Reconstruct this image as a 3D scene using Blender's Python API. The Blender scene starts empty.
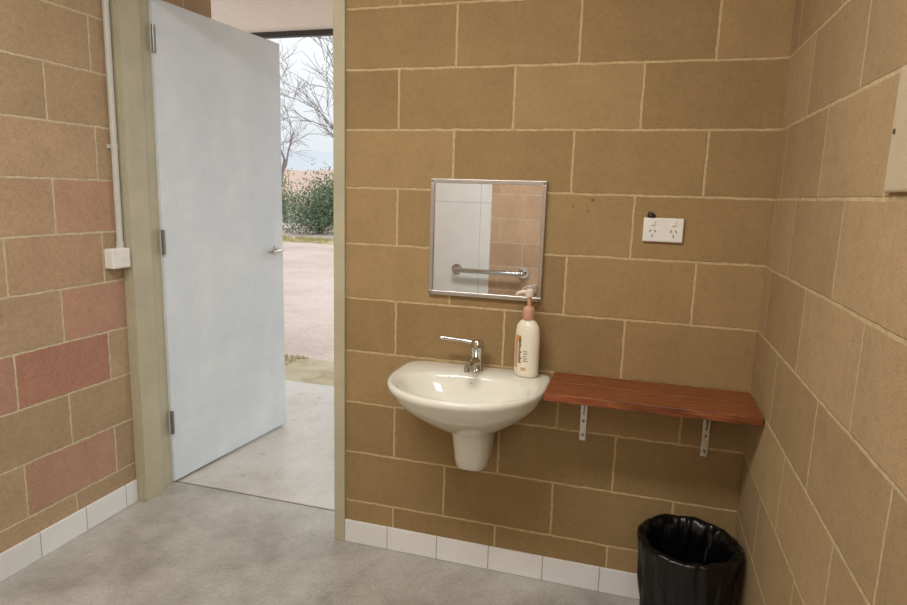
import bpy, bmesh, math, random
from mathutils import Vector, Matrix, noise
random.seed(7)
sc=bpy.context.scene
COL=sc.collection
# ------------------------------------------------------------------ helpers
def link(o,parent=None):
    COL.objects.link(o)
    if parent: o.parent=parent
    return o
def tag(o,label=None,cat=None,kind=None,group=None):
    if label: o["label"]=label
    if cat: o["category"]=cat
    if kind: o["kind"]=kind
    if group: o["group"]=group
    return o
def empty(name,loc):
    e=bpy.data.objects.new(name,None); e.location=loc; e.empty_display_size=.05
    return link(e)
def obj(name,bm,mat,parent=None,loc=(0,0,0),smooth=False,bevel=0,seg=2,sub=0,rot=None,autos=None):
    bmesh.ops.recalc_face_normals(bm,faces=bm.faces)
    me=bpy.data.meshes.new(name); bm.to_mesh(me); bm.free()
    if smooth:
        me.polygons.foreach_set('use_smooth',[True]*len(me.polygons))
    if autos: 
        me.polygons.foreach_set('use_smooth',[True]*len(me.polygons))
        me.set_sharp_from_angle(angle=math.radians(autos))
    o=bpy.data.objects.new(name,me); o.location=loc
    if rot: o.rotation_euler=rot
    mats=mat if isinstance(mat,(list,tuple)) else [mat]
    for m in mats: me.materials.append(m)
    link(o,parent)
    if bevel:
        b=o.modifiers.new('bevel','BEVEL'); b.width=bevel; b.segments=seg; b.limit_method='ANGLE'; b.angle_limit=math.radians(40)
    if sub:
        s=o.modifiers.new('sub','SUBSURF'); s.levels=sub; s.render_levels=sub
    return o
def box(bm,a,b,mi=0):
    vs=[bm.verts.new((x,y,z)) for x in (a[0],b[0]) for y in (a[1],b[1]) for z in (a[2],b[2])]
    for f in ((0,1,3,2),(4,6,7,5),(0,4,5,1),(2,3,7,6),(0,2,6,4),(1,5,7,3)):
        bm.faces.new([vs[i] for i in f]).material_index=mi
    return vs
def prism(bm,poly,axis,a,b):
    def P(p,t):
        return {0:(t,p[0],p[1]),1:(p[0],t,p[1]),2:(p[0],p[1],t)}[axis]
    A=[bm.verts.new(P(p,a)) for p in poly]; B=[bm.verts.new(P(p,b)) for p in poly]
    bm.faces.new(A); bm.faces.new(B[::-1]); n=len(poly)
    for i in range(n): bm.faces.new((A[i],A[(i+1)%n],B[(i+1)%n],B[i]))
def loft(bm,rings,cap0=True,cap1=True,mi=0):
    R=[[bm.verts.new(p) for p in r] for r in rings]; n=len(R[0])
    for a,b in zip(R,R[1:]):
        for i in range(n):
            bm.faces.new((a[i],a[(i+1)%n],b[(i+1)%n],b[i])).material_index=mi
    if cap0: bm.faces.new(R[0][::-1]).material_index=mi
    if cap1: bm.faces.new(R[-1]).material_index=mi
    return R
def lathe(bm,prof,n=40,c=(0,0),sx=1,sy=1,cap0=True,cap1=True,mi=0):
    loft(bm,[[(c[0]+r*sx*math.cos(2*math.pi*i/n),c[1]+r*sy*math.sin(2*math.pi*i/n),z) for i in range(n)] for r,z in prof],cap0,cap1,mi)
def tube(bm,pts,rad,n=12,mi=0):
    pts=[Vector(p) for p in pts]
    if not isinstance(rad,(list,tuple)): rad=[rad]*len(pts)
    rings=[];up=None
    for i,p in enumerate(pts):
        t=(pts[min(i+1,len(pts)-1)]-pts[max(i-1,0)]).normalized()
        if up is None:
            up=Vector((0,0,1)) if abs(t.z)<.9 else Vector((1,0,0))
        s=t.cross(up).normalized(); up=s.cross(t).normalized()
        rings.append([p+(s*math.cos(2*math.pi*k/n)+up*math.sin(2*math.pi*k/n))*rad[i] for k in range(n)])
    loft(bm,rings,mi=mi)
def bez(p0,p1,p2,n=8):
    p0,p1,p2=map(Vector,(p0,p1,p2))
    return [p0*(1-t)**2+p1*2*t*(1-t)+p2*t*t for t in [i/n for i in range(n+1)]]
def s2l(c):
    return tuple(((v/255)/12.92 if v/255<=.04045 else ((v/255+.055)/1.055)**2.4) for v in c)+(1,)
# ------------------------------------------------------------------ materials
class M:
    def __init__(s,name):
        s.m=bpy.data.materials.new(name); s.m.use_nodes=True; s.t=s.m.node_tree; s.n=s.t.nodes
        s.b=s.n['Principled BSDF']
    def node(s,typ,**k):
        nd=s.n.new(typ)
        for a,v in k.items(): setattr(nd,a,v)
        return nd
    def l(s,a,b): s.t.links.new(a,b)
    def mix(s,fac,a,b,mode='MIX'):
        nd=s.n.new('ShaderNodeMix'); nd.data_type='RGBA'; nd.blend_type=mode
        for i,v in ((0,fac),(6,a),(7,b)):
            if hasattr(v,'is_linked') or hasattr(v,'links'): s.l(v,nd.inputs[i])
            else: nd.inputs[i].default_value=v
        return nd.outputs[2]
    def ramp(s,fac,stops,interp='LINEAR'):
        nd=s.n.new('ShaderNodeValToRGB'); nd.color_ramp.interpolation=interp
        e=nd.color_ramp.elements
        while len(e)<len(stops): e.new(.5)
        for i,(p,c) in enumerate(stops):
            e[i].position=p; e[i].color=c if len(c)==4 else c+(1,)
        s.l(fac,nd.inputs[0]); return nd.outputs[0]
    def coord(s,which='Object'):
        return s.node('ShaderNodeTexCoord').outputs[which]
    def noise(s,vec,scale,detail=4,rough=.6,stretch=None):
        if stretch:
            mp=s.node('ShaderNodeMapping'); mp.inputs['Scale'].default_value=stretch; s.l(vec,mp.inputs[0]); vec=mp.outputs[0]
        nd=s.node('ShaderNodeTexNoise'); nd.inputs['Scale'].default_value=scale; nd.inputs['Detail'].default_value=detail; nd.inputs['Roughness'].default_value=rough
        s.l(vec,nd.inputs['Vector']); return nd.outputs['Fac']
    def bump(s,h,strength,dist=.01,prev=None):
        nd=s.node('ShaderNodeBump'); nd.inputs['Strength'].default_value=strength; nd.inputs['Distance'].default_value=dist
        s.l(h,nd.inputs['Height'])
        if prev: s.l(prev,nd.inputs['Normal'])
        return nd.outputs[0]
def simple(name,c,rough=.5,metal=0,var=.06,scale=20,coat=0,spec=None,bump=0):
    m=M(name); co=m.coord(); n=m.noise(co,scale)
    c=s2l(c); d=tuple(v*(1-var*2) for v in c[:3])+(1,); u=tuple(min(1,v*(1+var)) for v in c[:3])+(1,)
    m.l(m.ramp(n,[(.3,d),(.7,u)]),m.b.inputs['Base Color'])
    m.b.inputs['Roughness'].default_value=rough; m.b.inputs['Metallic'].default_value=metal
    if coat: m.b.inputs['Coat Weight'].default_value=coat
    if spec is not None: m.b.inputs['Specular IOR Level'].default_value=spec
    if bump: m.l(m.bump(n,bump,.003),m.b.inputs['Normal'])
    return m.m
def block(name,axis,off,stops,mortar,z0=.176,msize=.0047,marks=None,tinted=None):
    m=M(name); co=m.coord(); sp=m.node('ShaderNodeSeparateXYZ'); m.l(co,sp.inputs[0])
    cb=m.node('ShaderNodeCombineXYZ')
    def add(sock,v,out):
        a=m.node('ShaderNodeMath',operation='ADD'); m.l(sock,a.inputs[0]); a.inputs[1].default_value=v; m.l(a.outputs[0],out)
    add(sp.outputs[axis],off,cb.inputs[0]); add(sp.outputs[2],-z0,cb.inputs[1])
    wn=m.node('ShaderNodeTexNoise'); wn.inputs['Scale'].default_value=26; wn.inputs['Detail'].default_value=4; m.l(cb.outputs[0],wn.inputs['Vector'])
    ws=m.node('ShaderNodeVectorMath',operation='SUBTRACT'); m.l(wn.outputs['Color'],ws.inputs[0]); ws.inputs[1].default_value=(.5,.5,.5)
    wm=m.node('ShaderNodeVectorMath',operation='MULTIPLY_ADD'); m.l(ws.outputs[0],wm.inputs[0]); wm.inputs[1].default_value=(.008,.008,0); m.l(cb.outputs[0],wm.inputs[2])
    br=m.node('ShaderNodeTexBrick'); br.offset=.5; br.offset_frequency=2
    for k,v in (('Color1',(0,0,0,1)),('Color2',(1,1,1,1)),('Mortar',(0,0,0,1)),('Scale',1),('Mortar Size',msize),('Mortar Smooth',.35),('Bias',0),('Brick Width',.4),('Row Height',.2)):
        br.inputs[k].default_value=v
    m.l(wm.outputs[0],br.inputs['Vector'])
    base=m.ramp(br.outputs['Color'],[(p,s2l(c)) for p,c in stops])
    for (pa,pz,cc) in (tinted or []):   # individual blocks of another batch colour
        ca=m.node('ShaderNodeMath',operation='COMPARE'); m.l(sp.outputs[axis],ca.inputs[0]); ca.inputs[1].default_value=pa; ca.inputs[2].default_value=.2
        cz=m.node('ShaderNodeMath',operation='COMPARE'); m.l(sp.outputs[2],cz.inputs[0]); cz.inputs[1].default_value=pz; cz.inputs[2].default_value=.1
        mu=m.node('ShaderNodeMath',operation='MULTIPLY'); m.l(ca.outputs[0],mu.inputs[0]); m.l(cz.outputs[0],mu.inputs[1])
        base=m.mix(mu.outputs[0],base,s2l(cc))
    f=m.noise(co,240,4,.75); f2=m.noise(co,7,5,.65); f3=m.noise(co,45,4,.7)
    c1=m.mix(.7,base,m.ramp(f,[(.3,(.6,.6,.6)),(.48,(.96,.96,.96)),(.72,(1.32,1.3,1.26))]),'MULTIPLY')
    c2=m.mix(.5,c1,m.ramp(f2,[(.25,(.76,.75,.73)),(.75,(1.14,1.13,1.12))]),'MULTIPLY')
    c2=m.mix(.5,c2,m.ramp(f3,[(.3,(.8,.79,.77)),(.5,(1,1,1)),(.75,(1.1,1.1,1.1))]),'MULTIPLY')
    if marks:
        for (px,pz,rr,cc) in marks:
            dx=m.node('ShaderNodeVectorMath',operation='DISTANCE'); p=[0,0,0]; p[axis]=px; p[2]=pz
            m.l(co,dx.inputs[0]); dx.inputs[1].default_value=p
            ad=m.node('ShaderNodeMath',operation='MULTIPLY_ADD'); m.l(f3,ad.inputs[0]); ad.inputs[1].default_value=rr*2.2; m.l(dx.outputs['Value'],ad.inputs[2])
            k=m.ramp(ad.outputs[0],[(rr*1.6,(.75,.75,.75)),(rr*2.1,(0,0,0))])
            c2=m.mix(k,c2,s2l(cc))
    mc=m.mix(.7,s2l(mortar),m.ramp(m.noise(co,60,3),[(.3,(.66,.66,.66)),(.7,(1.1,1.1,1.1))]),'MULTIPLY')
    m.l(m.mix(br.outputs['Fac'],c2,mc),m.b.inputs['Base Color'])
    m.b.inputs['Roughness'].default_value=.88; m.b.inputs['Specular IOR Level'].default_value=.2
    inv=m.node('ShaderNodeMath',operation='SUBTRACT'); inv.inputs[0].default_value=1; m.l(br.outputs['Fac'],inv.inputs[1])
    b1=m.bump(inv.outputs[0],.6,.004); m.l(m.bump(f,.5,.0015,b1),m.b.inputs['Normal'])
    return m.m
m_back=block('block_olive',0,0,[(0,(154,129,90)),(.5,(163,137,96)),(1,(173,146,104))],(204,181,136),
   marks=[(.672,1.357,.007,(120,70,48)),(.61,1.335,.004,(92,66,48)),(.66,1.322,.004,(96,66,46))])
m_right=block('block_tan',1,.7,[(0,(164,141,106)),(.5,(172,148,112)),(1,(182,157,120))],(202,182,142))
m_left=block('block_pink_lit',1,.31,[(0,(174,150,120)),(.4,(184,159,128)),(.75,(190,163,133)),(1,(184,153,126))],(212,197,166),  # base tone raised: daylight on this wall is put into the block colour
   tinted=[(-.31,.676,(180,134,114)),(-.11,.876,(190,150,128)),(-.71,.676,(182,142,122)),(-.31,.276,(186,148,124)),(-.11,1.276,(190,154,130)),(-.51,.876,(184,158,130))])
m_rear=block('block_rear',0,.1,[(0,(190,160,134)),(1,(203,174,148))],(216,202,176))
def tile_mat(name,axis,off,w,h,hoff=0,c=(242,243,242),g=(170,166,158)):
    m=M(name); co=m.coord(); sp=m.node('ShaderNodeSeparateXYZ'); m.l(co,sp.inputs[0]); cb=m.node('ShaderNodeCombineXYZ')
    a=m.node('ShaderNodeMath',operation='ADD'); m.l(sp.outputs[axis],a.inputs[0]); a.inputs[1].default_value=off; m.l(a.outputs[0],cb.inputs[0])
    a=m.node('ShaderNodeMath',operation='ADD'); m.l(sp.outputs[2],a.inputs[0]); a.inputs[1].default_value=hoff; m.l(a.outputs[0],cb.inputs[1])
    br=m.node('ShaderNodeTexBrick'); br.offset=0
    for k,v in (('Color1',s2l(c)),('Color2',s2l(tuple(x-8 for x in c))),('Mortar',s2l(g)),('Scale',1),('Mortar Size',.0018),('Mortar Smooth',.2),('Brick Width',w),('Row Height',h)):
        br.inputs[k].default_value=v
    m.l(cb.outputs[0],br.inputs['Vector'])
    n=m.noise(co,7,4); m.l(m.mix(.4,br.outputs['Color'],m.ramp(n,[(.3,(.85,.84,.81)),(.7,(1,1,1))]),'MULTIPLY'),m.b.inputs['Base Color'])
    m.b.inputs['Roughness'].default_value=.25
    inv=m.node('ShaderNodeMath',operation='SUBTRACT'); inv.inputs[0].default_value=1; m.l(br.outputs['Fac'],inv.inputs[1])
    m.l(m.bump(inv.outputs[0],.5,.002),m.b.inputs['Normal'])
    return m.m
m_tileX=tile_mat('skirting_tile_x',0,.02,.2,1)
m_tileY=tile_mat('skirting_tile_y',1,.08,.2,1)
m_tileS=tile_mat('shower_tile',0,.47,.42,1.3,0,(240,242,242),(170,175,178))
def concrete(name,stops,rough=(.3,.55),sc_=3,sp=.55,bl=.65):
    m=M(name); co=m.coord()
    a=m.noise(co,sc_,8,.65); b=m.noise(co,95,4,.75); c=m.noise(co,16,6,.7)
    col=m.ramp(a,[(p,s2l(q)) for p,q in stops])
    col=m.mix(sp,col,m.ramp(b,[(.3,(.6,.6,.59)),(.5,(.97,.97,.97)),(.7,(1.18,1.18,1.18))]),'MULTIPLY')
    col=m.mix(bl,col,m.ramp(c,[(.3,(.74,.73,.7)),(.5,(.98,.98,.98)),(.7,(1.12,1.12,1.12))]),'MULTIPLY')
    m.l(col,m.b.inputs['Base Color'])
    m.l(m.ramp(c,[(.3,(rough[0],)*3),(.7,(rough[1],)*3)]),m.b.inputs['Roughness'])
    m.l(m.bump(b,.2,.002),m.b.inputs['Normal'])
    return m.m
m_floor=concrete('floor_concrete',[(.32,(152,148,138)),(.5,(180,177,168)),(.66,(198,196,188))],bl=.5)
m_slab=concrete('porch_concrete',[(.3,(186,180,170)),(.5,(204,200,192)),(.7,(214,211,204))],(.25,.4),sp=.4,bl=.35)
m_ceil=simple('ceiling_paint',(225,222,214),.8)
m_frame2=simple('frame_paint_cream',(190,183,156),.4,scale=6)
m=M('door_paint'); co=m.coord()
n1=m.noise(co,2.6,7,.7); n2=m.noise(co,26,5,.7,(1,1,.4)); n3=m.noise(co,70,3)
col=m.ramp(n1,[(.35,s2l((210,220,226))),(.5,s2l((217,225,230))),(.68,s2l((229,233,234)))])
col=m.mix(.4,col,m.ramp(n2,[(.28,(.86,.87,.88)),(.42,(1,1,1)),(.7,(1.03,1.03,1.03))]),'MULTIPLY')
m.l(col,m.b.inputs['Base Color']); m.b.inputs['Roughness'].default_value=.42; m.l(m.bump(n3,.1,.001),m.b.inputs['Normal']); m_door=m.m
m_steel=simple('steel',(150,148,142),.35,1,scale=40)
m_chrome=simple('chrome',(205,205,203),.14,1,var=.02)
m_alu=simple('mirror_frame_metal',(205,203,198),.32,1,var=.03,scale=30)
m=M('mirror_glass'); co=m.coord(); n=m.noise(co,5,3)
m.l(m.ramp(n,[(.3,(.86,.88,.88)),(.7,(.9,.92,.92))]),m.b.inputs['Base Color']); m.b.inputs['Metallic'].default_value=1; m.b.inputs['Roughness'].default_value=.015; m_glass=m.m
m_ceramic=simple('ceramic_white',(235,233,220),.12,var=.015,coat=.4)
m_plast=simple('white_plastic',(238,237,230),.35,var=.02)
m_dark=simple('dark_plastic',(28,26,24),.5)
m_gap=simple('gap_dark',(46,40,32),.9)
m_slot=simple('slot_dark',(50,46,42),.7)
m_bag=simple('black_bin_liner',(9,9,10),.3,var=.1,scale=9,spec=.45)
m_bin=simple('bin_plastic',(40,40,42),.5)
m_bottle=simple('bottle_plastic',(238,232,212),.3,var=.02)
m_pump=simple('pump_copper',(204,156,130),.35,var=.04)
m_pump2=simple('pump_pale',(232,216,204),.35,var=.03)
m_labelo=simple('label_orange',(214,164,108),.4,var=.12,scale=60)
m_labelt=simple('label_print',(96,62,44),.5)
m_conduit=simple('conduit_pvc',(206,204,194),.4,var=.03)
m_plate=simple('plate_beige',(196,182,154),.5,var=.03)
m_soffit=simple('soffit_paint',(246,234,224),.7,var=.02)
m_gutter=simple('gutter_dark',(70,64,60),.5)
m=M('shelf_wood'); co=m.coord(); g=m.noise(co,10,6,.65,(1.2,16,16)); g2=m.noise(co,60,3,.6,(.6,8,8))
wv=m.node('ShaderNodeTexWave',wave_type='BANDS',bands_direction='Y'); wv.inputs['Scale'].default_value=9; wv.inputs['Distortion'].default_value=7; wv.inputs['Detail'].default_value=3; wv.inputs['Detail Scale'].default_value=.7
mp=m.node('ShaderNodeMapping'); mp.inputs['Scale'].default_value=(.6,1.6,1.6); m.l(co,mp.inputs[0]); m.l(mp.outputs[0],wv.inputs['Vector'])
c=m.ramp(g,[(.3,s2l((104,54,28))),(.5,s2l((144,82,46))),(.7,s2l((174,108,64)))])
c=m.mix(.7,c,m.ramp(wv.outputs['Fac'],[(0,(.5,.42,.36)),(.5,(1,1,1)),(1,(1.2,1.14,1.05))]),'MULTIPLY')
c=m.mix(.6,c,m.ramp(g2,[(.35,(.5,.45,.4)),(.55,(1,1,1))]),'MULTIPLY')
m.l(c,m.b.inputs['Base Color']); m.b.inputs['Roughness'].default_value=.36; m_wood=m.m
m=M('ground_gravel'); co=m.coord(); a=m.noise(co,.5,6,.6); b=m.noise(co,30,4,.75)
c=m.ramp(a,[(.3,s2l((192,172,162))),(.5,s2l((210,193,184))),(.7,s2l((220,208,201)))])
c=m.mix(.7,c,m.ramp(b,[(.3,(.68,.66,.64)),(.6,(1.05,1.05,1.05))]),'MULTIPLY'); m.l(c,m.b.inputs['Base Color']); m.b.inputs['Roughness'].default_value=.95; m_gravel=m.m
def grassmat(name,s,scale=4):
    m=M(name); co=m.coord(); a=m.noise(co,scale,6,.7); m.l(m.ramp(a,[(p,s2l(q)) for p,q in s]),m.b.inputs['Base Color']); m.b.inputs['Roughness'].default_value=.9; return m.m
m_verge=grassmat('verge_soil',[(.3,(158,142,112)),(.5,(184,174,146)),(.7,(196,188,164))])
m_blade=grassmat('dry_grass',[(.3,(152,152,96)),(.5,(186,176,128)),(.7,(204,192,152))])
m_leaf=grassmat('shrub_leaf',[(.3,(82,104,76)),(.5,(114,134,104)),(.7,(146,160,128))])
m_bark=grassmat('bark_grey',[(.3,(136,128,130)),(.7,(156,148,148))])
m_hill=grassmat('hill_red',[(.3,(196,166,148)),(.5,(204,178,162)),(.7,(184,164,150))],.15)  # distance haze is painted into this and the farther hill colour
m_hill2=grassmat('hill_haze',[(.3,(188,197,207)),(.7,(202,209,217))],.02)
# ------------------------------------------------------------------ camera
F=625.58; CP=Vector((.8244,-2.0781,1.3625)); ya,pi_,ro=.2848,.1713,.0301
f=Vector((-math.sin(ya)*math.cos(pi_),math.cos(ya)*math.cos(pi_),-math.sin(pi_)))
r=Vector((math.cos(ya),math.sin(ya),0)); u=r.cross(f)
r2=r*math.cos(ro)+u*math.sin(ro); u2=-r*math.sin(ro)+u*math.cos(ro)
cam=bpy.data.cameras.new('camera'); co_=bpy.data.objects.new('camera',cam); link(co_)
cam.sensor_width=36; cam.lens=F/907*36; cam.clip_start=.02; cam.clip_end=600
mw=Matrix((r2,u2,-f)).transposed().to_4x4(); mw.translation=CP; co_.matrix_world=mw; sc.camera=co_
# ------------------------------------------------------------------ room shell
XL,XR,YR,H=-1.198,1.196,-3.1,2.6
TH=.19
OX0,OX1,OZ=XL,-.2,2.2
bm=bmesh.new(); prism(bm,[(OX1,0),(XR+TH,0),(XR+TH,H),(XL-TH,H),(XL-TH,0),(OX0,0),(OX0,OZ),(OX1,OZ)],1,0,TH)
tag(obj('wall_back',bm,m_back),kind='structure',label='tan concrete block wall with cream mortar joints')
bm=bmesh.new(); box(bm,(XL-TH,YR,0),(XL,0,H)); tag(obj('wall_left',bm,m_left),kind='structure',label='pinkish concrete block wall beside the doorway')
WY0,WY1,WZ0,WZ1=-3.0,-2.1,1.75,2.4
bm=bmesh.new()
box(bm,(XR,WY1,0),(XR+TH,0,H)); box(bm,(XR,YR,0),(XR+TH,WY0,H)); box(bm,(XR,WY0,0),(XR+TH,WY1,WZ0)); box(bm,(XR,WY0,WZ1),(XR+TH,WY1,H))
tag(obj('wall_right',bm,m_right),kind='structure',label='tan concrete block side wall')
win=empty('fill_window_1',(XR,(WY0+WY1)/2,WZ0)); tag(win,kind='structure',label='unseen high frosted window added to light the left wall')  # unseen window, added to brighten the left wall and floor
hw=(WY1-WY0)/2; hh_=WZ1-WZ0
bm=bmesh.new()
for a,b in (((.03,-hw,0),(.09,hw,.04)),((.03,-hw,hh_-.04),(.09,hw,hh_)),((.03,-hw,.04),(.09,-hw+.04,hh_-.04)),((.03,hw-.04,.04),(.09,hw,hh_-.04)),((.04,-.015,.04),(.08,.015,hh_-.04))): box(bm,a,b)
obj('fill_window_frame',bm,m_alu,win,bevel=.002)
bm=bmesh.new(); box(bm,(.058,-hw+.04,.04),(.064,-.015,hh_-.04)); box(bm,(.058,.015,.04),(.064,hw-.04,hh_-.04))
m=M('frosted_glass'); n=m.noise(m.coord(),60); m.l(m.ramp(n,[(0,(.9,.93,.95)),(1,(1,1,1))]),m.b.inputs['Base Color']); m.b.inputs['Roughness'].default_value=.5; m.b.inputs['Transmission Weight'].default_value=1
obj('fill_window_pane',bm,m.m,win)
bm=bmesh.new(); box(bm,(XL-TH,YR-TH,0),(XR+TH,YR,H)); tag(obj('wall_rear',bm,m_rear),kind='structure',label='concrete block wall opposite the mirror')
bm=bmesh.new(); box(bm,(XL-.02,YR,-.12),(XR+.02,TH-.002,0)); tag(obj('floor',bm,m_floor),kind='structure',label='worn grey concrete floor')
bm=bmesh.new(); box(bm,(XL-TH,YR-TH,H),(XR+TH,TH,H+.1)); tag(obj('ceiling',bm,m_ceil),kind='structure',label='pale painted ceiling')
bm=bmesh.new(); box(bm,(OX1,-.009,0),(XR,0,.092)); tag(obj('baseboard_back',bm,m_tileX,bevel=.002),kind='structure',label='white ceramic skirting tiles')
bm=bmesh.new(); box(bm,(XL,YR,0),(XL+.009,-.016,.1)); tag(obj('baseboard_left',bm,m_tileY,bevel=.002),kind='structure',label='white ceramic skirting tiles')
bm=bmesh.new(); box(bm,(XR-.009,YR,0),(XR,-.01,.092)); tag(obj('baseboard_right',bm,m_tileY,bevel=.002),kind='structure',label='white ceramic skirting tiles')
bm=bmesh.new(); box(bm,(XL,YR,0),(-.38,YR+.012,2.1)); tag(obj('trim_3',bm,m_tileS,bevel=.002),kind='structure',label='white shower wall lining panels')
bm=bmesh.new(); box(bm,(OX0,TH-.002,-.1),(OX1,TH+.012,-.006)); tag(obj('trim_4',bm,m_gap),kind='structure',label='dark strip in the joint at the door threshold')  # dark strip set between the floor and the porch slab
bm=bmesh.new()
prism(bm,[(OX0+.001,-.014),(OX0+.030,-.014),(OX0+.030,-.006),(OX0+.045,-.006),(OX0+.045,.10),(OX0+.028,.10),(OX0+.028,TH+.01),(OX0+.001,TH+.01)],2,0,OZ)
prism(bm,[(OX1-.042,-.014),(OX1+.002,-.014),(OX1+.002,-.001),(OX1-.001,-.001),(OX1-.001,TH+.01),(OX1-.03,TH+.01),(OX1-.03,.10),(OX1-.042,.10)],2,0,OZ)
box(bm,(OX0+.045,-.014,OZ-.045),(OX1-.042,.1,OZ-.001)); box(bm,(OX0+.03,.1,OZ-.03),(OX1-.03,TH+.01,OZ-.001))
tag(obj('trim_1',bm,m_frame2,bevel=.003),kind='structure',label='cream pressed steel door frame')
# ------------------------------------------------------------------ door
HX,HY=OX0+.043,TH-.02
ang=math.atan2(.993-.151,-1.093+1.166)
door=empty('door_1',(HX,HY,0)); door.rotation_euler=(0,0,ang); tag(door,kind='structure',label='pale blue painted outward opening door standing open')
W=.84
bm=bmesh.new(); box(bm,(0,0,.012),(W,.038,2.12)); obj('door_leaf',bm,m_door,door,bevel=.002)
for z in (.30,1.12,1.955):
    bm=bmesh.new(); 
    tube(bm,[(-.004,-.006,z-.05),(-.004,-.006,z+.05)],.008,10)
    box(bm,(0,-.0025,z-.048),(.012,0,z+.048))
    for q in (-.052,.05): tube(bm,[(-.004,-.006,z+q),(-.004,-.006,z+q+.003)],.0095,10)
    obj('hinge',bm,m_steel,door,autos=40)
hd=empty('door_handle',(0,0,0)); hd.parent=door
bm=bmesh.new(); hz=1.03; hx=W-.062
tube(bm,[(hx,0,hz),(hx,-.008,hz)],.026,24); tube(bm,[(hx,-.008,hz),(hx,-.045,hz)],.010,14)
obj('rose',bm,m_chrome,hd,autos=40)
bm=bmesh.new(); tube(bm,[(hx,-.04,hz),(hx-.02,-.048,hz),(hx-.06,-.05,hz),(hx-.115,-.046,hz)],[.011,.0115,.010,.009],14)
obj('lever',bm,m_chrome,hd,smooth=True)
bm=bmesh.new(); tube(bm,[(hx,.038,hz),(hx,.09,hz)],.010,14); tube(bm,[(hx,.085,hz),(hx-.115,.09,hz)],.009,14); obj('lever',bm,m_chrome,hd,autos=40)
# ------------------------------------------------------------------ mirror
mx0,mx1,mz0,mz1=.127,.524,1.015,1.413
mi=empty('wall_mirror',((mx0+mx1)/2,0,mz0)); tag(mi,'rectangular wall mirror in a thin brushed metal frame','mirror')
w=(mx1-mx0)/2; h=mz1-mz0
bm=bmesh.new(); box(bm,(-w+.004,-.010,.004),(w-.004,-.001,h-.004)); obj('mirror_glass',bm,m_glass,mi)
bm=bmesh.new(); t=.014
for a,b in (((-w,-.017,0),(w,-.001,t)),((-w,-.017,h-t),(w,-.001,h)),((-w,-.017,t),(-w+t,-.001,h-t)),((w-t,-.017,t),(w,-.001,h-t))): box(bm,a,b)
obj('mirror_frame',bm,m_alu,mi,bevel=.0015)
for sx in (-1,1):
    for zz in (.007,h-.007,):
        bm=bmesh.new(); x=sx*(w-.007); tube(bm,[(x,-.016,zz),(x,-.0195,zz)],.0045,12); obj('screw',bm,m_steel,mi,autos=40)
# ------------------------------------------------------------------ basin
bx,bz=.322,.768
ba=empty('wall_basin',(bx,0,bz)); tag(ba,'white ceramic wall-hung hand basin with trap shroud','hand basin')
N=72
def outline(a,bf,bb,cy,z,nf=2.3,nb=7,sx=0):
    o=[]
    for i in range(N):
        th=2*math.pi*i/N; c,s=math.cos(th),math.sin(th)
        n=nf if s<0 else nb; b=bf if s<0 else bb
        k=(abs(c/a)**n+abs(s/b)**n)**(-1/n)
        o.append((sx+k*c,cy+k*s,z))
    return o
R_=[(.055,.06,.07,-.10,-.185,2.2,3),(.085,.10,.09,-.11,-.178,2.2,4),(.13,.14,.115,-.12,-.155,2.2,5),(.185,.19,.135,-.14,-.11,2.2,6),(.225,.228,.15,-.155,-.07,2.2,7),(.242,.246,.155,-.16,-.045,2.2,7),
(.248,.254,.158,-.16,-.03,2.2,7),(.257,.264,.158,-.16,-.018,2.2,7),(.259,.266,.158,-.16,-.006,2.2,7),(.255,.262,.156,-.16,.001,2.2,7),(.246,.253,.150,-.16,.003,2.2,6),
(.222,.168,.125,-.232,.0,2.2,2.4),(.216,.162,.118,-.232,-.004,2.2,2.3),(.208,.154,.112,-.232,-.014,2.2,2.2),(.190,.136,.100,-.228,-.05,2.1,2.1),(.155,.110,.082,-.224,-.085,2,2),(.10,.075,.06,-.218,-.112,2,2),(.05,.045,.04,-.215,-.124,2,2),(.022,.022,.022,-.213,-.128,2,2)]
bm=bmesh.new(); loft(bm,[outline(*q) for q in R_]); obj('bowl',bm,m_ceramic,ba,smooth=True)
bm=bmesh.new(); lathe(bm,[(.0235,-.1285),(.0235,-.1245),(.018,-.1235),(.016,-.1265)],28,(0,-.213)); lathe(bm,[(.013,-.125),(.012,-.118),(.002,-.117)],20,(0,-.213)); obj('drain',bm,m_chrome,ba,smooth=True)
bm=bmesh.new(); tube(bm,[(0,-.118,-.035),(0,-.121,-.036)],.009,16); obj('overflow',bm,m_slot,ba)
rings=[]
for z,a,b,y0 in ((-.335,.050,.062,-.065),(-.332,.056,.069,-.065),(-.30,.060,.074,-.067),(-.22,.068,.085,-.07),(-.16,.078,.098,-.074),(-.13,.085,.106,-.08)):
    rings.append(outline(a,b,-y0-.002,y0,z,2.6,9))
bm=bmesh.new(); loft(bm,rings); obj('trap_shroud',bm,m_ceramic,ba,smooth=True)
# ------------------------------------------------------------------ tap
tp=empty('basin_tap',(.325,-.068,bz+.001)); tag(tp,'chrome lever mixer tap on the basin ledge','tap'); tp.scale=(.92,.92,1)
bm=bmesh.new(); lathe(bm,[(.026,0),(.026,.006),(.023,.010),(.021,.03),(.021,.07),(.023,.075)],28); obj('body',bm,m_chrome,tp,autos=35)
bm=bmesh.new(); tube(bm,bez((0,-.01,.035),(0,-.07,.055),(-.005,-.118,.038),8),[.016,.016,.015,.0145,.014,.0135,.013,.0125,.012],16); tube(bm,[(-.005,-.113,.042),(-.005,-.117,.024)],.0115,16); obj('spout',bm,m_chrome,tp,autos=40)
bm=bmesh.new(); lathe(bm,[(.023,.076),(.0245,.082),(.0245,.098),(.018,.108),(.004,.111)],28)
tube(bm,bez((-.01,0,.098),(-.06,-.005,.106),(-.140,-.01,.108),8),[.009,.008,.0065,.006,.0058,.0058,.006,.0068,.006],12)
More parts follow.
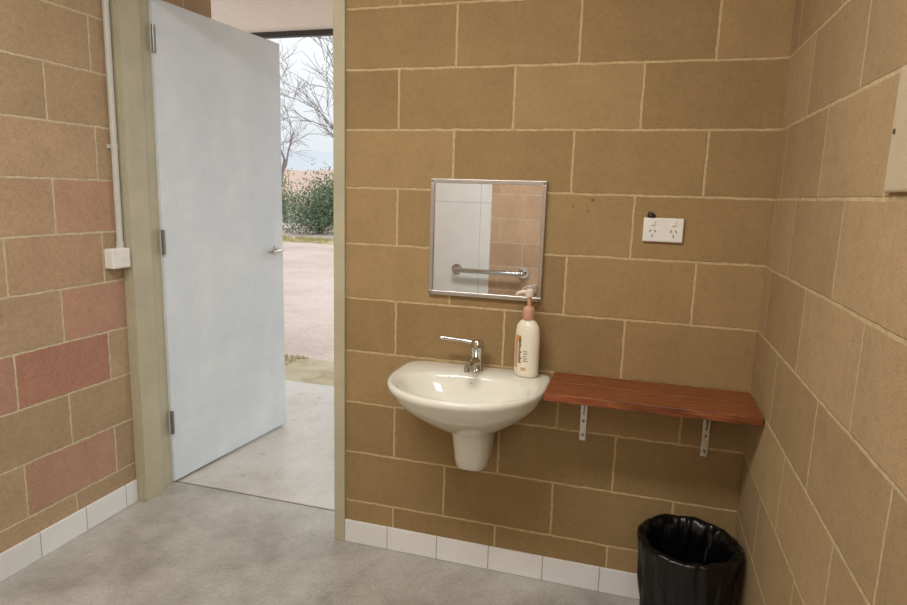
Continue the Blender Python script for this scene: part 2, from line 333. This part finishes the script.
obj('lever',bm,m_chrome,tp,autos=40)
# ------------------------------------------------------------------ soap bottle
sb=empty('soap_bottle',(.494,-.062,bz+.003)); tag(sb,'white pump soap bottle with copper coloured pump on basin','soap bottle'); sb.rotation_euler=(0,0,math.radians(-18))
bm=bmesh.new(); lathe(bm,[(.036,0),(.041,.004),(.0435,.02),(.0435,.12),(.042,.15),(.038,.172),(.027,.186),(.0165,.192),(.015,.198)],48,(0,0),1,.7); obj('bottle_body',bm,m_bottle,sb,smooth=True)
bm=bmesh.new(); lathe(bm,[(.018,.192),(.0195,.197),(.0195,.226),(.016,.232),(.009,.236),(.0065,.238),(.0065,.268)],28); obj('pump_collar',bm,m_pump,sb,autos=40)
bm=bmesh.new(); lathe(bm,[(.010,.266),(.0135,.270),(.0135,.288),(.008,.294)],28)
tube(bm,[(-.004,-.002,.282),(-.02,-.008,.283),(-.036,-.014,.278),(-.04,-.016,.270)],[.0075,.007,.0055,.005],10); obj('pump_head',bm,m_pump2,sb,autos=40)
def wrap(x,z,off=.0004):
    return (x,-.0435*.7*math.sqrt(max(0,1-(x/.0435)**2))-off,z)
def patch(bm,x0,x1,z0,z1,off=.0006,mi=0):
    n=6; top=[bm.verts.new(wrap(x0+(x1-x0)*i/n,z1,off)) for i in range(n+1)]; bot=[bm.verts.new(wrap(x0+(x1-x0)*i/n,z0,off)) for i in range(n+1)]
    for i in range(n): bm.faces.new((bot[i],bot[i+1],top[i+1],top[i])).material_index=mi
bm=bmesh.new(); patch(bm,-.032,-.020,.03,.12); patch(bm,-.032,-.008,.12,.14); patch(bm,-.005,.012,.024,.034); obj('label_band',bm,m_labelo,sb)
bm=bmesh.new(); random.seed(3); z=.135
while z>.05:
    patch(bm,-.016,-.016+random.uniform(.006,.012),z-.0045,z,.001); z-=.0068
for k in range(5): patch(bm,.002,.002+random.uniform(.01,.018),.09-k*.008-.0018,.09-k*.008,.001)
obj('label_print',bm,m_labelt,sb)
# ------------------------------------------------------------------ outlet
def gpo(name,x0,x1,z0,z1):
    e=empty(name,((x0+x1)/2,0,z0)); w=(x1-x0)/2; h=z1-z0
    bm=bmesh.new(); box(bm,(-w,-.012,0),(w,-.0005,h)); obj('faceplate',bm,m_plast,e,bevel=.004,seg=3)
    for sx in (-1,1):
        cx=sx*w*.52
        bm=bmesh.new(); box(bm,(cx-.006,-.016,h-.024),(cx+.006,-.011,h-.009)); obj('switch',bm,m_plast,e,bevel=.0015)
        bm=bmesh.new(); cz=h*.36
        for dx,dz,rt in ((-.0075,.007,.5),(.0075,.007,-.5),(0,-.008,0)):
            vs=box(bm,(-.0013,-.0128,-.0038),(.0013,-.0115,.0038)); bmesh.ops.rotate(bm,verts=vs,cent=(0,0,0),matrix=Matrix.Rotation(rt,3,'Y')); bmesh.ops.translate(bm,verts=vs,vec=(cx+dx,0,cz+dz))
        obj('socket_slots',bm,m_slot,e)
    return e
g=gpo('power_outlet',.833,.953,1.234,1.309); tag(g,'white double power outlet mounted on block wall','power outlet')
bm=bmesh.new(); lathe(bm,[(.011,0),(.013,.004),(.011,.010),(.006,.013),(.003,.016)],16,(0,0),1,.6); tube(bm,[(-.006,0,.008),(-.009,0,.018)],.002,8)
tag(obj('cable_clip',bm,m_dark,loc=(.855,-.0085,1.3095),autos=50),'small black rubber clip above the power outlet','clip')
# ------------------------------------------------------------------ shelf & brackets
sx0,sx1=.583,XR-.002
bm=bmesh.new(); d=.25
box(bm,(0,-.122,0),(sx1-sx0,-.002,.026)); box(bm,(0,-d,0),(sx1-sx0,-.1235,.026))
tag(obj('wooden_shelf',bm,m_wood,loc=(sx0,0,.753),bevel=.003),'varnished reddish-brown timber wall shelf beside the basin','shelf')
for i,x in enumerate((.69,1.078)):
    e=empty('shelf_bracket',(x,0,.548)); tag(e,'small chrome shelf bracket screwed to the block wall','shelf bracket',group='brackets under the timber shelf')
    bm=bmesh.new(); zt=.2045
    prism(bm,[(-.001,0),(-.006,0),(-.006,zt-.012),(-.02,zt-.005),(-.2,zt-.005),(-.2,zt),(-.001,zt)],0,-.011,.011)
    prism(bm,[(-.006,.09),(-.085,zt-.005),(-.077,zt-.005),(-.006,.102)],0,-.003,.003)
    obj('bracket_arm',bm,m_chrome,e,bevel=.001)
    for zz in (.02,.07):
        bm=bmesh.new(); tube(bm,[(0,-.006,zz),(0,-.009,zz)],.005,12); obj('screw',bm,m_steel,e)
# ------------------------------------------------------------------ bin with liner
bc=(1.037,-.2,0)
bn=empty('waste_bin',bc); tag(bn,'round waste bin lined with a crumpled black plastic bag','bin')
bm=bmesh.new(); lathe(bm,[(.098,.002),(.1,.004),(.13,.335),(.128,.335),(.098,.008)],48); obj('bin_body',bm,m_bin,bn,autos=40)
bm=bmesh.new(); NB=200; rings=[]
prof=[(.105,.05,.3),(.112,.08,.7),(.117,.11,1),(.123,.15,1.1),(.128,.19,1.1),(.133,.23,1),(.138,.27,1),(.142,.315,.8),(.147,.342,.6),(.146,.355,.4),(.139,.360,.35),(.129,.358,.5),(.120,.342,.9),(.115,.31,1.2),(.108,.26,1.4),(.1,.2,1.5),(.09,.13,1.4),(.07,.07,1.2),(.03,.05,.8)]
for rr,zz,amp in prof:
    ring=[]
    for i in range(NB):
        th=2*math.pi*i/NB
        q=th+zz*1.1
        v=noise.noise(Vector((math.cos(q)*5,math.sin(q)*5,zz*5)))*.010+noise.noise(Vector((math.cos(th)*13,math.sin(th)*13,zz*22+4)))*.007
        v-=.004*abs(noise.noise(Vector((math.cos(q)*9,math.sin(q)*9,zz*12+9))))
        dz=noise.noise(Vector((math.cos(th)*3,math.sin(th)*3,9)))*.014*min(1,amp)
        if zz<.12 and rr>.1: dz+=noise.noise(Vector((math.cos(th)*5,math.sin(th)*5,2)))*.03
        R=min(rr+v*amp*1.2+.004,.156); ring.append((R*math.cos(th),R*math.sin(th),max(.02,zz+dz)))
    rings.append(ring)
loft(bm,rings,cap0=False); obj('bin_liner',bm,m_bag,bn,smooth=True)
# ------------------------------------------------------------------ left wall conduit and box
e=empty('surface_socket',(XL,-.062,1.03)); tag(e,'white surface mounted switch box on pink block wall','switch box')
bm=bmesh.new(); box(bm,(.0005,-.045,0),(.045,.042,.08)); obj('box_body',bm,m_plast,e,bevel=.005,seg=3)
bm=bmesh.new(); box(bm,(.045,-.040,.004),(.050,.037,.076)); obj('faceplate',bm,m_plast,e,bevel=.002)
bm=bmesh.new(); box(bm,(.050,-.006,.030),(.054,.006,.050)); obj('switch',bm,m_plast,e,bevel=.001)
bm=bmesh.new(); tube(bm,[(0,0,1.11),(0,0,H-.002)],.0125,20)
tube(bm,[(0,0,1.11),(0,0,1.135)],.0155,20)
for zz in (1.5,2.1): box(bm,(-.014,-.022,zz),(-.005,.022,zz+.015)); tube(bm,[(0,0,zz),(0,0,zz+.015)],.0145,20)
tag(obj('electrical_conduit',bm,m_conduit,loc=(XL+.0148,-.037,0),autos=40),'pale vertical electrical conduit running up from switch box','conduit')
e=empty('wall_plate',(XR,-1.01,1.385)); tag(e,'beige rectangular blank cover plate on block wall','cover plate')
bm=bmesh.new(); box(bm,(-.010,-.085,0),(-.0005,.085,.19)); obj('plate',bm,m_plate,e,bevel=.004)
for yy in (-.07,.07):
    bm=bmesh.new(); tube(bm,[(-.010,yy,.0925),(-.012,yy,.0925)],.004,12); obj('screw',bm,m_steel,e)
gr=empty('grab_rail',(-.36,YR+.012,.73)); tag(gr,'stainless steel grab rail on the shower wall','grab rail')
bm=bmesh.new()
pts=[(-.30,.0,.0)]+bez((-.30,.05,0),(-.30,.08,0),(-.26,.08,0),6)+bez((.24,.08,0),(.28,.08,0),(.28,.05,0),6)+[(.28,-.01,0)]
tube(bm,pts,.02,16); obj('rail',bm,m_chrome,gr,smooth=True)
for x in (-.30,.28):
    bm=bmesh.new(); tube(bm,[(x,.001 if x<0 else -.010,0),(x,.006,0)],.045,24); obj('flange',bm,m_chrome,gr,autos=40)
lt=empty('ceiling_fill',(0,-1.55,H)); tag(lt,'unseen white rectangular ceiling fitting added to light the room','ceiling light')  # unseen fitting, added because the room needs light
bm=bmesh.new(); box(bm,(-.62,-.2,-.05),(.62,.2,-.001)); obj('housing',bm,m_plast,lt,bevel=.006)
# ------------------------------------------------------------------ porch
bm=bmesh.new(); box(bm,(-4,TH+.012,-.12),(1.6,1.78,-.002)); tag(obj('floor_porch',bm,m_slab,bevel=.003),kind='structure',label='pale concrete apron outside the doorway')
bm=bmesh.new(); box(bm,(-1.62,TH,-.002),(-1.42,.9,2.42)); tag(obj('wall_porch',bm,m_left),kind='structure',label='block wing wall outside the door')
bm=bmesh.new(); box(bm,(-4,TH,2.42),(1.6,1.9,2.52)); tag(obj('ceiling_porch',bm,m_soffit),kind='structure',label='peach painted porch soffit')
bm=bmesh.new(); box(bm,(-4,1.9,2.385),(1.6,1.94,2.56)); tag(obj('trim_2',bm,m_gutter),kind='structure',label='dark gutter along the porch soffit')
bm=bmesh.new(); box(bm,(-260,TH+.012,-.3),(130,330,-.05)); tag(obj('ground',bm,m_gravel),kind='structure',label='pale reddish gravel yard')
def verge(name,x0,x1,y0,y1,z,mat,label,n,hh,bx0,bx1):
    bm=bmesh.new(); nx,ny=60,8; V=[]
    for j in range(ny+1):
        for i in range(nx+1):
            x=x0+(x1-x0)*i/nx; y=y0+(y1-y0)*j/ny
            if j in(0,ny): y+=noise.noise(Vector((x*1.5,j,0)))*.12
            V.append(bm.verts.new((x,y,z+(0 if j in(0,ny) else .012+noise.noise(Vector((x*3,y*3,0)))*.012))))
    for j in range(ny):
        for i in range(nx):
            a=j*(nx+1)+i; bm.faces.new((V[a],V[a+1],V[a+nx+2],V[a+nx+1]))
    for _ in range(n):
        x=random.uniform(bx0,bx1); y=random.uniform(y0+.05,y1)
        if noise.noise(Vector((x*2.2,y*2.2,3)))<-.05: continue
        h=hh*random.uniform(.4,1); a=random.uniform(0,6.28); w=.004+hh*.03; dx,dy=math.cos(a)*w,math.sin(a)*w
        lx,ly=random.uniform(-.5,.5)*h,random.uniform(-.5,.5)*h
        bm.faces.new([bm.verts.new(p) for p in ((x-dx,y-dy,z),(x+dx,y+dy,z),(x+lx,y+ly,z+h))]).material_index=1
    tag(obj(name,bm,[mat,m_blade]),label,'grass','stuff')
verge('grass_verge',-5,1.5,1.82,2.5,-.045,m_verge,'sparse dry soil and grass verge beside concrete apron',7000,.04,-2.8,-1.0)
verge('grass_verge',-24,2,13.0,14.2,-.045,m_blade,'yellowish grass verge beyond the gravel yard',9000,.14,-14,-5)
def shrub(x,y,R,h,seed):
    random.seed(seed); e=empty('shrub',(x,y,-.05)); tag(e,'grey-green leafy shrub at the edge of the gravel yard','shrub')
    bm=bmesh.new(); tips=[]
    for _ in range(34):
        a=random.uniform(0,6.28); q=R*math.sqrt(random.random())*.85; tz=h*random.uniform(.25,.95)*(1-.3*(q/R)**2)
        p=(math.cos(a)*q,math.sin(a)*q,tz); tube(bm,bez((math.cos(a)*.05,math.sin(a)*.05,0),(p[0]*.4,p[1]*.4,tz*.6),p,5),[.02,.018,.015,.011,.008,.005],5); tips.append(Vector(p))
    obj('stems',bm,m_bark,e)
    bm=bmesh.new()
    for _ in range(8500):
        c=random.choice(tips); d=Vector((random.gauss(0,1),random.gauss(0,1),random.gauss(0,1)))*R*.2; p=c*random.uniform(.55,1.02)+d
        if p.z<.03: continue
        s=random.uniform(.03,.065); a=Vector((random.gauss(0,1),random.gauss(0,1),random.gauss(0,1))).normalized(); b=a.orthogonal().normalized()
        bm.faces.new([bm.verts.new(q) for q in (p-a*s,p+b*s*.4,p+a*s,p-b*s*.4)])
    o=obj('foliage',bm,m_leaf,e); tag(o,kind='stuff')
shrub(-9.3,16.5,1.3,2.05,5); shrub(-12.0,17.3,1.3,2.1,8)
def tree(x,y,seed,label,lean,L0,r0,lvls):
    random.seed(seed); e=empty('bare_tree',(x,y,-.05)); tag(e,label,'tree')
    bt=bmesh.new(); bb=bmesh.new()
    def grow(p,d,L,r,lvl,bm):
        pts=[p];rr=[r]; q=p.copy(); dd=d.copy(); ns=4
        for i in range(ns):
            dd=(dd+Vector((random.gauss(0,.12),random.gauss(0,.12),random.gauss(.0,.08)))).normalized(); q=q+dd*L/ns; pts.append(q.copy()); rr.append(r*(1-.4*(i+1)/ns))
        tube(bm,pts,rr,6 if lvl<2 else 3)
        if lvl>=lvls: return
        for k in range(3 if lvl else 4):
            i=random.choice([1,2,3]) if (k and lvl) else (4 if not k else 3)
            ax=Vector((random.gauss(0,1),random.gauss(0,1),random.gauss(0,.5))).normalized()
            nd=(dd+ax*random.uniform(.4,.8)).normalized()
            grow(pts[i],nd,L*random.uniform(.66,.84),max(.009,rr[i]*.62),lvl+1,bb)
    grow(Vector((0,0,0)),Vector(lean),L0,r0,0,bt)
    obj('trunk',bt,m_bark,e); obj('branches',bb,m_bark,e)
tree(-7.1,15.2,4,'bare leafless tree with grey twiggy branches',(-.2,0,1),2.5,.11,5)
tree(-15.2,23.5,9,'tall bare leafless tree with grey twiggy branches',(0,0,1),2.8,.12,6)
def hill(y,h,mat,label,sd,zfreq):
    bm=bmesh.new(); nx=120; x0,x1=-y*1.3,y*.3; T=[];B=[];Bk=[]
    for i in range(nx+1):
        x=x0+(x1-x0)*i/nx; z=h*(.8+.35*noise.noise(Vector((x*zfreq,sd,0)))+.06*noise.noise(Vector((x*zfreq*9,sd,4))))
        B.append(bm.verts.new((x,y,-.05))); T.append(bm.verts.new((x,y+y*.25,z))); Bk.append(bm.verts.new((x,y+y*.5,-.05)))
    for i in range(nx):
        bm.faces.new((B[i],B[i+1],T[i+1],T[i])); bm.faces.new((T[i],T[i+1],Bk[i+1],Bk[i]))
    tag(obj('hill',bm,mat,smooth=True),label,'hill')
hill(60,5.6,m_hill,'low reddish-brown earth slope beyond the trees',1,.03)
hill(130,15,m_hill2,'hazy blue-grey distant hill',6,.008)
# ------------------------------------------------------------------ lights
w=bpy.data.worlds.new('overcast'); sc.world=w; w.use_nodes=True; nt=w.node_tree; bg=nt.nodes['Background']
tc=nt.nodes.new('ShaderNodeTexCoord'); sp=nt.nodes.new('ShaderNodeSeparateXYZ'); nt.links.new(tc.outputs['Generated'],sp.inputs[0])
rp=nt.nodes.new('ShaderNodeValToRGB'); nt.links.new(sp.outputs[2],rp.inputs[0])
rp.color_ramp.elements[0].position=0; rp.color_ramp.elements[0].color=(.54,.585,.615,1); rp.color_ramp.elements[1].position=.6; rp.color_ramp.elements[1].color=(1,1.0,1.0,1)
nt.links.new(rp.outputs[0],bg.inputs[0]); bg.inputs[1].default_value=1.4
al=bpy.data.lights.new('ceiling_fill_lamp','AREA'); al.shape='RECTANGLE'; al.size=1.2; al.size_y=.38; al.energy=37; al.color=(1,.975,.94)  # added room fill, hung under the invented ceiling fitting
ao=bpy.data.objects.new('ceiling_fill_lamp',al); ao.location=(0,0,-.056); link(ao,lt)
al=bpy.data.lights.new('daylight_fill','AREA'); al.shape='RECTANGLE'; al.size=.8; al.size_y=.55; al.energy=17; al.color=(.92,.96,1)  # added fill lamp, set in the invented side window
ao=bpy.data.objects.new('daylight_fill',al); ao.location=(.02,0,hh_/2)
ao.rotation_euler=Vector((-1,.35,-.35)).to_track_quat('-Z','Y').to_euler(); link(ao,win)
sc.view_settings.view_transform='Standard'; sc.view_settings.look='None'; sc.view_settings.exposure=0
